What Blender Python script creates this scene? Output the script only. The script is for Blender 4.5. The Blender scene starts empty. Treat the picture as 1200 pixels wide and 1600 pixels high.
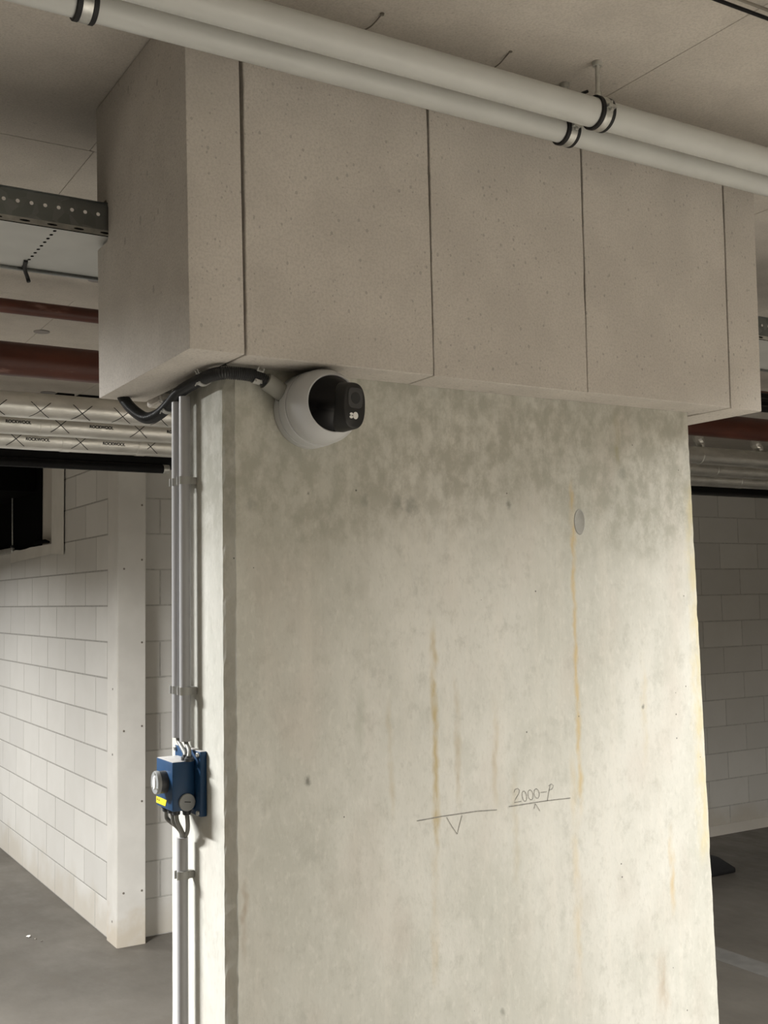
import bpy, bmesh, math, random
from mathutils import Vector, Matrix
random.seed(7)
PI = math.pi
SC = bpy.context.scene
COL = SC.collection
# ------------------------------------------------------------------ camera
cam = bpy.data.cameras.new('camera')
cam.sensor_width = 36.0
cam.lens = 1719.7 * 36.0 / 1600.0
cam.clip_start = 0.01
camo = bpy.data.objects.new('camera', cam)
COL.objects.link(camo)
yaw, pitch, roll = 0.544388, 0.0778112, -0.0165133
fw = Vector((math.sin(yaw) * math.cos(pitch), math.cos(yaw) * math.cos(pitch), math.sin(pitch)))
rt = Vector((math.cos(yaw), -math.sin(yaw), 0))
up = rt.cross(fw)
r2 = math.cos(roll) * rt + math.sin(roll) * up
u2 = -math.sin(roll) * rt + math.cos(roll) * up
m = Matrix.Identity(4)
for i in range(3):
    m[i][0], m[i][1], m[i][2] = r2[i], u2[i], -fw[i]
m[0][3], m[1][3], m[2][3] = 0.0, 0.0, 1.82
camo.matrix_world = m
SC.camera = camo
# ------------------------------------------------------------------ exposure, world, lamps
SC.view_settings.view_transform = 'Standard'
SC.view_settings.look = 'None'
SC.view_settings.gamma = 1.0
SC.view_settings.exposure = 0.0
SC.view_settings.use_curve_mapping = False
wd = bpy.data.worlds.new('world')
SC.world = wd
wd.use_nodes = True
wd.node_tree.nodes['Background'].inputs[0].default_value = (0.05, 0.05, 0.05, 1)
wd.node_tree.nodes['Background'].inputs[1].default_value = 1.0


def lamp(name, loc, sx, sy, watts, col, spread=140):
    l = bpy.data.lights.new(name, 'AREA')
    l.shape = 'RECTANGLE'
    l.size, l.size_y = sx, sy
    l.energy = watts
    l.color = col
    l.spread = math.radians(spread)
    o = bpy.data.objects.new(name, l)
    o.location = loc
    COL.objects.link(o)
    return o


COOL = (1.0, 0.995, 0.98)
WARM = (1.0, 0.985, 0.95)
lamp('lamp_left_bay', (-0.75, 3.45, 2.70), 0.08, 1.1, 330, COOL, 158)
lamp('lamp_left_bay_middle', (0.10, 4.2, 2.70), 0.08, 1.0, 50, COOL, 164)
lamp('lamp_left_bay_far', (-0.75, 8.2, 2.70), 0.08, 1.25, 215, COOL, 155)
lamp('lamp_right_aisle', (3.15, 0.65, 2.70), 0.08, 1.25, 190, WARM, 147.5)
lamp('fill_right_bay', (7.4, 2.3, 2.70), 0.08, 1.25, 45, WARM, 150)  # unseen lamp added to lift the right floor and back wall
lamp('fill_behind', (2.4, -1.9, 2.70), 1.3, 0.08, 840, WARM, 118)  # unseen lamp added behind the camera to raise the ambient bounce

# ------------------------------------------------------------------ materials


class NT:
    def __init__(s, name, rough=0.6, metal=0.0, spec=0.4):
        s.m = bpy.data.materials.new(name)
        s.m.use_nodes = True
        s.t = s.m.node_tree
        s.n = s.t.nodes
        s.b = s.n['Principled BSDF']
        s.b.inputs['Roughness'].default_value = rough
        s.b.inputs['Metallic'].default_value = metal
        s.b.inputs['Specular IOR Level'].default_value = spec
        s._pos = None

    def link(s, a, b):
        s.t.links.new(a, b)

    def pos(s, scale=(1, 1, 1)):
        if s._pos is None:
            s._pos = s.n.new('ShaderNodeNewGeometry')
        if tuple(scale) == (1, 1, 1):
            return s._pos.outputs['Position']
        mp = s.n.new('ShaderNodeMapping')
        mp.inputs['Scale'].default_value = scale
        s.link(s._pos.outputs['Position'], mp.inputs['Vector'])
        return mp.outputs[0]

    def noise(s, scale, detail=4, rough=0.55, vec=(1, 1, 1)):
        q = s.n.new('ShaderNodeTexNoise')
        q.inputs['Scale'].default_value = scale
        q.inputs['Detail'].default_value = detail
        q.inputs['Roughness'].default_value = rough
        s.link(s.pos(vec), q.inputs['Vector'])
        return q.outputs['Fac']

    def voro(s, scale, vec=(1, 1, 1)):
        q = s.n.new('ShaderNodeTexVoronoi')
        q.inputs['Scale'].default_value = scale
        s.link(s.pos(vec), q.inputs['Vector'])
        return q.outputs['Distance'], q.outputs['Color']

    def ramp(s, v, a, b, lo=0.0, hi=1.0):
        q = s.n.new('ShaderNodeMapRange')
        q.interpolation_type = 'SMOOTHSTEP'
        q.inputs['From Min'].default_value = a
        q.inputs['From Max'].default_value = b
        q.inputs['To Min'].default_value = lo
        q.inputs['To Max'].default_value = hi
        s.link(v, q.inputs['Value'])
        return q.outputs[0]

    def math(s, op, a, b=None, c=None):
        q = s.n.new('ShaderNodeMath')
        q.operation = op
        for i, v in enumerate((a, b, c)):
            if v is None:
                continue
            if isinstance(v, (int, float)):
                q.inputs[i].default_value = v
            else:
                s.link(v, q.inputs[i])
        return q.outputs[0]

    def mix(s, f, a, b, mode='MIX'):
        q = s.n.new('ShaderNodeMix')
        q.data_type = 'RGBA'
        q.blend_type = mode
        for i, v in ((0, f), (6, a), (7, b)):
            if isinstance(v, (int, float)):
                q.inputs[i].default_value = v
            elif isinstance(v, tuple):
                q.inputs[i].default_value = (*v, 1) if len(v) == 3 else v
            else:
                s.link(v, q.inputs[i])
        return q.outputs[2]

    def color(s, c):
        if isinstance(c, tuple):
            s.b.inputs['Base Color'].default_value = (*c, 1)
        else:
            s.link(c, s.b.inputs['Base Color'])
        return s

    def bump(s, h, strength=0.3, dist=0.002):
        q = s.n.new('ShaderNodeBump')
        q.inputs['Strength'].default_value = strength
        q.inputs['Distance'].default_value = dist
        s.link(h, q.inputs['Height'])
        s.link(q.outputs[0], s.b.inputs['Normal'])
        return s

    def xyz(s):
        q = s.n.new('ShaderNodeSeparateXYZ')
        s.link(s.pos(), q.inputs[0])
        return q.outputs

    def rnd(s):
        return s.n.new('ShaderNodeObjectInfo').outputs['Random']


def plain(name, col, rough=0.6, metal=0.0, var=0.06, scale=30.0, spec=0.4, bump=0.0):
    t = NT(name, rough, metal, spec)
    n = t.noise(scale, 3)
    d = tuple(c * (1 - var) for c in col)
    l = tuple(min(1, c * (1 + var)) for c in col)
    t.color(t.mix(t.ramp(n, 0.3, 0.7), d, l))
    if bump:
        t.bump(n, bump, 0.002)
    return t.m


def mat_board(name, base, pores=1.0):
    t = NT(name, 0.9, 0, 0.2)
    n = t.noise(9, 5)
    n2 = t.noise(230, 3, 0.65)
    c = t.mix(t.ramp(n, 0.3, 0.7), tuple(x * 0.94 for x in base), tuple(x * 1.05 for x in base))
    c = t.mix(t.ramp(t.rnd(), 0, 1, 0.0, 0.05), c, (0.2, 0.18, 0.15))
    c = t.mix(t.ramp(n2, 0.32, 0.62, 0.30, 0.0), c, tuple(x * 0.55 for x in base))
    hs_ = []
    for sc_, vec, lim, dens in ((34, (1, 1, 0.60), 0.17, 0.72), (75, (1, 1, 0.8), 0.20, 0.50), (120, (1, 1, 0.8), 0.20, 0.5)):
        d, cc = t.voro(sc_, vec)
        sp = t.n.new('ShaderNodeSeparateColor')
        t.link(cc, sp.inputs[0])
        dd = t.math('ADD', d, t.math('MULTIPLY_ADD', t.noise(160, 2), 0.10, -0.05))
        h = t.math('MULTIPLY', t.math('LESS_THAN', dd, t.math('MULTIPLY', sp.outputs[1], lim)), t.ramp(sp.outputs[0], dens, dens + 0.02))
        hs_.append(h)
    hole = t.math('MAXIMUM', t.math('MAXIMUM', hs_[0], hs_[1]), hs_[2])
    c = t.mix(t.math('MULTIPLY', hole, 0.42 * pores), c, tuple(x * 0.40 for x in base))
    t.color(c)
    h = t.math('SUBTRACT', t.math('MULTIPLY', n2, 0.6), t.math('MULTIPLY', hole, 1.2))
    t.bump(h, 0.8, 0.0022)
    return t.m


M = {}
M['board'] = mat_board('aerated_board', (0.61, 0.573, 0.525))
M['ceil_board'] = mat_board('ceiling_board', (0.58, 0.54, 0.485), 0.5)


def mat_pier():
    t = NT('fairfaced_concrete', 0.75, 0, 0.3)
    X, Y, Z = t.xyz()
    big = t.noise(3.0, 5, 0.6, (1, 1, 0.55))
    blot = t.noise(14, 5, 0.65, (1, 1, 0.7))
    vert = t.noise(34, 4, 0.6, (1, 1, 0.05))
    fine = t.noise(160, 3, 0.6, (1, 1, 0.4))
    c = t.mix(t.ramp(big, 0.32, 0.68), (0.55, 0.548, 0.492), (0.69, 0.684, 0.632))
    c = t.mix(t.ramp(blot, 0.46, 0.70, 0, 0.30), c, (0.47, 0.475, 0.415))
    c = t.mix(t.ramp(t.noise(36, 5, 0.7, (1, 1, 0.75)), 0.50, 0.72, 0, 0.42), c, (0.42, 0.42, 0.37))
    c = t.mix(t.ramp(t.noise(70, 4, 0.65, (1, 1, 0.6)), 0.5, 0.7, 0, 0.35), c, (0.74, 0.725, 0.665))
    c = t.mix(t.ramp(t.noise(6, 3, 0.5, (1.3, 1, 0.6)), 0.5, 0.75, 0, 0.35), c, (0.56, 0.50, 0.44))
    c = t.mix(t.ramp(vert, 0.45, 0.75, 0, 0.28), c, (0.72, 0.69, 0.62))
    c = t.mix(t.ramp(fine, 0.5, 0.8, 0, 0.28), c, (0.40, 0.39, 0.34))
    # greener mottled cement skin near the top, with shade under the casing painted in
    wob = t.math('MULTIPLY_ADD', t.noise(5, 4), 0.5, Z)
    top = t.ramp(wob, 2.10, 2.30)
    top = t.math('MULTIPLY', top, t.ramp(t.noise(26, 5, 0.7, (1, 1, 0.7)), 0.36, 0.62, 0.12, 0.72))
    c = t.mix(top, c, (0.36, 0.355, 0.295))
    # rust and lime runs: x, top, bottom, width, strength
    for k, (xc, z1, z0, w, st, col) in enumerate((
            (1.122, 1.76, 1.38, 0.008, 0.75, (0.47, 0.36, 0.15)),
            (1.115, 1.36, 1.15, 0.010, 0.30, (0.55, 0.42, 0.22)),
            (1.027, 1.63, 1.45, 0.007, 0.35, (0.47, 0.38, 0.22)),
            (1.171, 1.66, 1.46, 0.008, 0.45, (0.45, 0.36, 0.22)),
            (1.255, 1.62, 1.45, 0.008, 0.35, (0.48, 0.38, 0.22)),
            (1.300, 1.48, 1.30, 0.010, 0.25, (0.5, 0.42, 0.26)),
            (1.462, 2.04, 1.42, 0.008, 0.62, (0.58, 0.42, 0.16)),
            (1.446, 1.50, 1.10, 0.012, 0.28, (0.62, 0.48, 0.24)),
            (1.702, 1.33, 1.19, 0.009, 0.60, (0.60, 0.45, 0.22)),
            (1.665, 1.09, 0.98, 0.022, 0.45, (0.50, 0.40, 0.30)),
            (1.672, 1.06, 1.02, 0.008, 0.75, (0.36, 0.26, 0.16)),
            (1.588, 2.18, 2.11, 0.010, 0.65, (0.33, 0.29, 0.14)),
            (1.800, 2.05, 1.28, 0.024, 0.52, (0.62, 0.52, 0.24)),
            (1.640, 1.68, 1.50, 0.010, 0.25, (0.56, 0.46, 0.24)),
            (0.967, 1.66, 1.57, 0.013, 0.40, (0.36, 0.38, 0.31)),
            (0.745, 1.36, 1.27, 0.007, 0.55, (0.36, 0.27, 0.18)))):
        wx = t.math('MULTIPLY_ADD', t.noise(16 + k, 2), 0.022, -0.011)
        dx = t.math('ABSOLUTE', t.math('ADD', t.math('SUBTRACT', X, xc), wx))
        a = t.ramp(t.math('ADD', dx, t.math('MULTIPLY_ADD', t.noise(70, 3, 0.6, (1, 1, 0.3)), w, -0.5 * w)), 0.0, w * 1.25, 1.0, 0.0)
        b = t.math('MULTIPLY', t.ramp(Z, z0 - 0.05, z0 + 0.03), t.ramp(Z, z1 - 0.04, z1 + 0.03, 1, 0))
        a = t.math('MULTIPLY', t.math('MULTIPLY', a, b), t.ramp(t.noise(45, 3, 0.6, (1, 1, 0.35)), 0.35, 0.6, st * 0.3, st))
        c = t.mix(a, c, col)
    # dark smudges and air holes
    for (xs, zs, rr, st) in ((1.078, 1.985, 0.022, 0.5), (0.982, 1.992, 0.012, 0.35), (1.303, 1.995, 0.010, 0.7), (0.862, 1.514, 0.008, 0.9),
                             (1.637, 1.588, 0.006, 0.9), (0.869, 2.002, 0.004, 0.9), (1.05, 1.99, 0.018, 0.4), (0.76, 1.98, 0.014, 0.4),
                             (1.19, 1.03, 0.03, 0.3), (1.26, 1.055, 0.008, 0.6), (1.60, 2.07, 0.016, 0.4)):
        dz = t.math('MULTIPLY', t.math('SUBTRACT', Z, zs), 0.75)
        dx = t.math('SUBTRACT', X, xs)
        dd = t.math('SQRT', t.math('ADD', t.math('MULTIPLY', dx, dx), t.math('MULTIPLY', dz, dz)))
        dd = t.math('ADD', dd, t.math('MULTIPLY_ADD', t.noise(90, 3), rr * 1.4, -rr * 0.7))
        c = t.mix(t.ramp(dd, 0, rr, st, 0), c, (0.20, 0.20, 0.17))
    d, cc = t.voro(30)
    sp = t.n.new('ShaderNodeSeparateColor')
    t.link(cc, sp.inputs[0])
    hole = t.math('MULTIPLY', t.ramp(sp.outputs[0], 0.84, 0.86), t.math('LESS_THAN', d, t.math('MULTIPLY', sp.outputs[1], 0.085)))
    c = t.mix(t.math('MULTIPLY', hole, 0.85), c, (0.10, 0.10, 0.09))
    t.color(c)
    h = t.math('SUBTRACT', t.math('ADD', t.math('MULTIPLY', blot, 0.6), t.math('MULTIPLY', fine, 0.5)), hole)
    t.bump(h, 0.25, 0.0015)
    return t.m


M['pier'] = mat_pier()


def mat_brick():
    t = NT('sand_lime_block', 0.85, 0, 0.25)
    X, Y, Z = t.xyz()
    rn = t.rnd()
    c = t.mix(rn, (0.535, 0.522, 0.49), (0.60, 0.586, 0.55))
    c = t.mix(t.ramp(t.noise(5, 4), 0.35, 0.7, 0, 0.22), c, (0.49, 0.472, 0.432))
    c = t.mix(t.ramp(t.noise(60, 3), 0.5, 0.8, 0, 0.15), c, (0.5, 0.48, 0.44))
    w = t.math('MULTIPLY_ADD', t.noise(4, 4), 0.5, Z)
    c = t.mix(t.ramp(w, 0.26, 0.50, 0.5, 0.0), c, (0.42, 0.37, 0.29))
    t.color(c)
    t.bump(t.noise(120, 3), 0.2, 0.001)
    return t.m


M['brick'] = mat_brick()
M['mortar'] = plain('mortar', (0.33, 0.32, 0.295), 0.95, var=0.1)
M['mortar_back'] = plain('pale_mortar', (0.43, 0.418, 0.388), 0.95, var=0.1)


def mat_floor():
    t = NT('power_floated_floor', 0.5, 0, 0.35)
    a = t.noise(1.1, 6, 0.6)
    b = t.noise(7, 5, 0.6, (1, 0.5, 1))
    c = t.mix(t.ramp(a, 0.3, 0.7), (0.083, 0.075, 0.063), (0.125, 0.114, 0.098))
    c = t.mix(t.ramp(b, 0.5, 0.75, 0, 0.4), c, (0.10, 0.088, 0.07))
    c = t.mix(t.ramp(t.noise(40, 3), 0.62, 0.75, 0, 0.3), c, (0.16, 0.15, 0.135))
    t.color(c)
    t.link(t.ramp(b, 0.3, 0.7, 0.42, 0.62), t.b.inputs['Roughness'])
    t.bump(b, 0.08, 0.002)
    return t.m


M['floor'] = mat_floor()
def mat_post():
    t = NT('painted_post', 0.55, 0, 0.35)
    X, Y, Z = t.xyz()
    n = t.noise(6, 4)
    c = t.mix(t.ramp(n, 0.3, 0.7), (0.57, 0.552, 0.512), (0.62, 0.602, 0.56))
    w = t.math('MULTIPLY_ADD', t.noise(9, 4), 0.4, Z)
    c = t.mix(t.ramp(w, 0.24, 0.42, 0.6, 0.0), c, (0.46, 0.39, 0.29))
    t.color(c)
    return t.m


M['post'] = mat_post()
M['plaster'] = plain('plaster', (0.5, 0.47, 0.42), 0.9, var=0.05, scale=3)
M['pipe_white'] = plain('white_plastic_pipe', (0.56, 0.57, 0.55), 0.38, var=0.04, scale=8)
M['rubber'] = plain('black_rubber', (0.012, 0.012, 0.013), 0.6, var=0.2)
M['zinc'] = plain('galvanised_clamp', (0.55, 0.55, 0.52), 0.42, 0.8, var=0.15, scale=60)


def mat_galv():
    t = NT('galvanised_sheet', 0.42, 0.75, 0.5)
    d, cc = t.voro(45)
    sp = t.n.new('ShaderNodeSeparateColor')
    t.link(cc, sp.inputs[0])
    t.color(t.mix(sp.outputs[0], (0.17, 0.18, 0.175), (0.24, 0.25, 0.24)))
    t.link(t.ramp(t.noise(20, 3), 0.3, 0.7, 0.36, 0.52), t.b.inputs['Roughness'])
    return t.m


M['galv'] = mat_galv()
M['galv_lit'] = plain('galvanised_plate_lit', (0.50, 0.505, 0.485), 0.5, 0.35, var=0.08, scale=6)  # lighter copy of the tray sheet, floor bounce put into its colour


def mat_foil():
    t = NT('aluminium_foil', 0.33, 0.88, 0.5)
    n = t.noise(16, 4, 0.6, (0.4, 1, 1))
    n2 = t.noise(60, 3, 0.6, (0.6, 1, 1))
    t.color(t.mix(t.ramp(n, 0.35, 0.7), (0.68, 0.665, 0.62), (0.84, 0.825, 0.78)))
    t.link(t.ramp(n2, 0.3, 0.7, 0.32, 0.46), t.b.inputs['Roughness'])
    t.bump(n, 0.16, 0.008)
    return t.m


M['foil'] = mat_foil()


def mat_redpipe():
    t = NT('primed_steel_pipe', 0.42, 0, 0.45)
    n = t.noise(7, 5, 0.65, (0.35, 1, 1))
    c = t.mix(t.ramp(n, 0.35, 0.7), (0.066, 0.018, 0.010), (0.115, 0.033, 0.018))
    c = t.mix(t.ramp(t.noise(22, 4, 0.6, (0.3, 1, 1)), 0.62, 0.78, 0, 0.5), c, (0.38, 0.22, 0.18))
    t.color(c)
    return t.m


M['red'] = mat_redpipe()
M['void'] = plain('black_sheet', (0.003, 0.003, 0.003), 0.95, var=0.2, spec=0.05)
M['black'] = plain('black_plastic', (0.006, 0.006, 0.0065), 0.55, var=0.2, spec=0.18)
M['black_gloss'] = plain('glossy_black_plastic', (0.003, 0.003, 0.0035), 0.22, var=0.1, spec=0.22)
M['black_matte'] = plain('matte_black_plastic', (0.016, 0.016, 0.016), 0.45, var=0.1)
M['lens'] = plain('lens_glass', (0.035, 0.037, 0.04), 0.12, var=0.1, spec=0.5)
M['lens_ring'] = plain('lens_barrel', (0.06, 0.06, 0.062), 0.3, var=0.05)
M['cam_white'] = plain('camera_white_paint', (0.58, 0.59, 0.60), 0.30, var=0.015, scale=4)
M['icon_white'] = plain('white_sensor', (0.80, 0.80, 0.78), 0.4, var=0.02)
M['adaptor'] = plain('grey_adaptor', (0.29, 0.29, 0.262), 0.6, var=0.04)
M['hose'] = plain('dark_corrugated_plastic', (0.020, 0.021, 0.023), 0.36, var=0.1)
M['conduit'] = plain('grey_pvc_conduit', (0.45, 0.45, 0.46), 0.28, var=0.02, scale=5)
M['clip'] = plain('grey_plastic_clip', (0.44, 0.44, 0.42), 0.4, var=0.06)
M['cable'] = plain('grey_cable', (0.22, 0.218, 0.20), 0.5, var=0.05)
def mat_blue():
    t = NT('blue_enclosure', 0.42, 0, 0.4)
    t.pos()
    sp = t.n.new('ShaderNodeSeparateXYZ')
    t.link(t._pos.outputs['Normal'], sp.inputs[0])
    lit_top = t.math('MULTIPLY', t.ramp(sp.outputs[2], 0.75, 0.98), t.ramp(t.noise(90, 3), 0.25, 0.5, 0.75, 0.95))   # brightly lit top put into the colour of the upward faces
    t.color(t.mix(lit_top, (0.009, 0.052, 0.135), (0.60, 0.585, 0.56)))
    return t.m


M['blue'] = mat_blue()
M['dialgrey'] = plain('grey_dial', (0.30, 0.31, 0.31), 0.4, var=0.05)
M['dial_dark'] = plain('dark_knob_body', (0.055, 0.06, 0.065), 0.45, var=0.06)
M['white'] = plain('white_plastic', (0.82, 0.82, 0.80), 0.4, var=0.02)
M['yellow'] = plain('yellow_label', (0.86, 0.70, 0.03), 0.5, var=0.02)
M['ink'] = plain('dark_print', (0.03, 0.03, 0.03), 0.7, var=0.1)
M['pencil'] = plain('pencil', (0.24, 0.235, 0.215), 0.8, var=0.25, scale=200)
M['plug'] = plain('mortar_plug', (0.37, 0.37, 0.345), 0.9, var=0.08, scale=60)
M['dark_hole'] = plain('dark_gap', (0.03, 0.027, 0.024), 0.95, var=0.2)
M['membrane'] = plain('white_membrane', (0.62, 0.60, 0.55), 0.6, var=0.05, scale=5)
M['disc'] = plain('grey_fixing_disc', (0.27, 0.25, 0.235), 0.7, var=0.08)
M['line'] = plain('worn_line_paint', (0.135, 0.13, 0.12), 0.6, var=0.1, scale=15)
M['chip'] = plain('pale_chip', (0.72, 0.70, 0.66), 0.8, var=0.05)
M['screw'] = plain('screw_head', (0.22, 0.20, 0.17), 0.45, 0.5, var=0.1)

# ------------------------------------------------------------------ mesh helpers


def add_box(bm, x0, x1, y0, y1, z0, z1):
    v = [bm.verts.new((x, y, z)) for x in (x0, x1) for y in (y0, y1) for z in (z0, z1)]
    for f in ((0, 1, 3, 2), (4, 6, 7, 5), (0, 4, 5, 1), (2, 3, 7, 6), (0, 2, 6, 4), (1, 5, 7, 3)):
        bm.faces.new([v[i] for i in f])
    return v


def frame_of(d):
    d = Vector(d).normalized()
    a = Vector((0, 0, 1)) if abs(d.z) < 0.9 else Vector((1, 0, 0))
    s = d.cross(a).normalized()
    return d, s, s.cross(d).normalized()


def add_lathe(bm, c, axis, prof, seg=32, close=True):
    """prof: (distance along the axis, radius)"""
    d, s, t = frame_of(axis)
    c = Vector(c)
    rings = []
    for h, r in prof:
        if r < 1e-6:
            rings.append([bm.verts.new(c + d * h)])
        else:
            rings.append([bm.verts.new(c + d * h + (s * math.cos(k * 2 * PI / seg) + t * math.sin(k * 2 * PI / seg)) * r) for k in range(seg)])
    for a, b in zip(rings, rings[1:]):
        for k in range(seg):
            l = (k + 1) % seg
            if len(a) == 1 and len(b) == 1:
                continue
            if len(a) == 1:
                bm.faces.new((a[0], b[k], b[l]))
            elif len(b) == 1:
                bm.faces.new((a[k], b[0], a[l]))
            else:
                bm.faces.new((a[k], b[k], b[l], a[l]))
    if close:
        for rg in (rings[0], rings[-1]):
            if len(rg) > 2:
                bm.faces.new(rg)


def add_tube(bm, pts, r, seg=12, radii=None):
    pts = [Vector(p) for p in pts]
    prev = None
    d0, s, t = frame_of(pts[1] - pts[0])
    rings = []
    for i, p in enumerate(pts):
        d = (pts[min(i + 1, len(pts) - 1)] - pts[max(i - 1, 0)]).normalized()
        s = (s - d * s.dot(d)).normalized()
        t = d.cross(s)
        rr = radii[i] if radii else r
        rings.append([bm.verts.new(p + (s * math.cos(k * 2 * PI / seg) + t * math.sin(k * 2 * PI / seg)) * rr) for k in range(seg)])
    for a, b in zip(rings, rings[1:]):
        for k in range(seg):
            l = (k + 1) % seg
            bm.faces.new((a[k], a[l], b[l], b[k]))
    bm.faces.new(rings[0])
    bm.faces.new(rings[-1])


def spline(ctrl, n):
    """Catmull-Rom through the control points"""
    P = [Vector(p) for p in ctrl]
    P = [P[0] * 2 - P[1]] + P + [P[-1] * 2 - P[-2]]
    out = []
    for i in range(1, len(P) - 2):
        for k in range(n):
            t = k / n
            a, b, c, d = P[i - 1], P[i], P[i + 1], P[i + 2]
            out.append(0.5 * (2 * b + (c - a) * t + (2 * a - 5 * b + 4 * c - d) * t * t + (3 * b - a - 3 * c + d) * t ** 3))
    out.append(P[-2])
    return out


def tag(o, label=None, cat=None, group=None, kind=None):
    for k, v in (('label', label), ('category', cat), ('group', group), ('kind', kind)):
        if v:
            o[k] = v
    return o


def thing(name, loc, label=None, cat=None, group=None, kind=None):
    o = bpy.data.objects.new(name, None)
    o.empty_display_size = 0.05
    o.location = loc
    COL.objects.link(o)
    return tag(o, label, cat, group, kind)


def origin(o):
    v = Vector((0, 0, 0))
    while o is not None:
        v += Vector(o.location)
        o = o.parent
    return v


def obj(name, bm, mat, parent=None, loc=None, smooth=False, bevel=0.0, bseg=2, fix=True):
    """bm in world coordinates -> one mesh object with its origin at loc (world)"""
    if fix:
        bmesh.ops.recalc_face_normals(bm, faces=bm.faces)
    if bevel:
        bmesh.ops.bevel(bm, geom=bm.edges[:], offset=bevel, segments=bseg, affect='EDGES', profile=0.5)
    par = origin(parent)
    if loc is None:
        loc = par
    loc = Vector(loc)
    bmesh.ops.translate(bm, verts=bm.verts, vec=-loc)
    me = bpy.data.meshes.new(name)
    bm.to_mesh(me)
    bm.free()
    me.materials.append(mat)
    if smooth:
        for p in me.polygons:
            p.use_smooth = True
        if smooth != 'all':
            try:
                me.set_sharp_from_angle(angle=math.radians(35))
            except Exception:
                pass
    o = bpy.data.objects.new(name, me)
    o.parent = parent
    o.location = loc - par
    COL.objects.link(o)
    return o


def box(name, x0, x1, y0, y1, z0, z1, mat, parent=None, bevel=0.0, bseg=2):
    bm = bmesh.new()
    add_box(bm, x0, x1, y0, y1, z0, z1)
    return obj(name, bm, mat, parent, bevel=bevel, bseg=bseg, smooth=bool(bevel),
               loc=None if parent else ((x0 + x1) / 2, (y0 + y1) / 2, z0))


def copy_tree(o, parent=None, shift=None):
    c = o.copy()
    COL.objects.link(c)
    c.parent = parent
    if shift is not None:
        c.location = Vector(o.location) + Vector(shift)
    for ch in list(o.children):
        copy_tree(ch, c)
    return c


def text_mesh(s, size):
    cu = bpy.data.curves.new('text', 'FONT')
    cu.body = s
    cu.size = size
    cu.align_x = 'CENTER'
    cu.align_y = 'CENTER'
    o = bpy.data.objects.new('text', cu)
    COL.objects.link(o)
    dg = bpy.context.evaluated_depsgraph_get()
    me = bpy.data.meshes.new_from_object(o.evaluated_get(dg))
    V = [v.co.copy() for v in me.vertices]
    F = [tuple(p.vertices) for p in me.polygons]
    bpy.data.objects.remove(o)
    bpy.data.curves.remove(cu)
    bpy.data.meshes.remove(me)
    return V, F


def add_mapped(bm, V, F, fn):
    vs = [bm.verts.new(fn(v.x, v.y)) for v in V]
    for f in F:
        try:
            bm.faces.new([vs[i] for i in f])
        except ValueError:
            pass


# ------------------------------------------------------------------ setting
ZC = 2.788           # underside of the ceiling boards
XA, XB, YA, YB = -4.5, 9.6, -4.5, 13.0
bm = bmesh.new()
add_box(bm, XA, XB, YA, YB, -0.2, 0.0)
floor = tag(obj('floor', bm, M['floor'], loc=(2, 4, 0)), 'grey power-floated concrete floor of the parking garage', kind='structure')
bm = bmesh.new()
add_box(bm, XA, XB, YA, YB, ZC + 0.022, ZC + 0.22)
ceil = tag(obj('ceiling', bm, M['ceil_board'], loc=(2, 4, ZC)), 'flat beige ceiling lined with insulation boards', kind='structure')
for nm, b in (('wall_front', (XA, XB, YA - 0.2, YA)), ('wall_right', (XB, XB + 0.2, YA, YB)), ('wall_far', (XA, 2.0, YB, YB + 0.2)), ('wall_side', (XA - 0.2, XA, YA, YB))):
    bm = bmesh.new()
    add_box(bm, *b, 0, ZC + 0.02)
    tag(obj(nm, bm, M['plaster'], loc=((b[0] + b[1]) / 2, (b[2] + b[3]) / 2, 0)), kind='structure')

# ceiling boards, 0.8 x 1.2 m, dry joints
rows = [(-0.115, 1.085, 0.66), (1.085, 2.285, 0.66), (2.285, 3.485, 0.669), (3.485, 4.685, 0.956), (4.685, 5.945, 0.62)]
boards = {}
for (y0, y1, off) in rows:
    k0 = int((-1.0 - off) / 0.8) - 1
    for k in range(k0, 11):
        x0 = off + 0.8 * k
        x1 = x0 + 0.8
        if x0 < -2.0 or x1 > 8.8:
            continue
        if y1 > 5.9 and False:
            continue
        key = round(y1 - y0, 3)
        dz = random.uniform(-0.0006, 0.0006)
        if key not in boards:
            bm = bmesh.new()
            add_box(bm, -0.3992, 0.3992, -(y1 - y0) / 2 + 0.0008, (y1 - y0) / 2 - 0.0008, 0, 0.021)
            for f in (bm,):
                pass
            bmesh.ops.bevel(bm, geom=[e for e in bm.edges if all(v.co.z < 0.001 for v in e.verts)], offset=0.001, segments=1, affect='EDGES')
            bmesh.ops.recalc_face_normals(bm, faces=bm.faces)
            me = bpy.data.meshes.new('ceiling_board')
            bm.to_mesh(me)
            bm.free()
            me.materials.append(M['ceil_board'])
            boards[key] = me
        o = bpy.data.objects.new('ceiling_board', boards[key])
        o.parent = ceil
        o.location = (x0 + 0.4 - 2, (y0 + y1) / 2 - 4, dz)
        COL.objects.link(o)

# block walls
BL, BH, CO = 0.43, 0.2, 0.009


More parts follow.
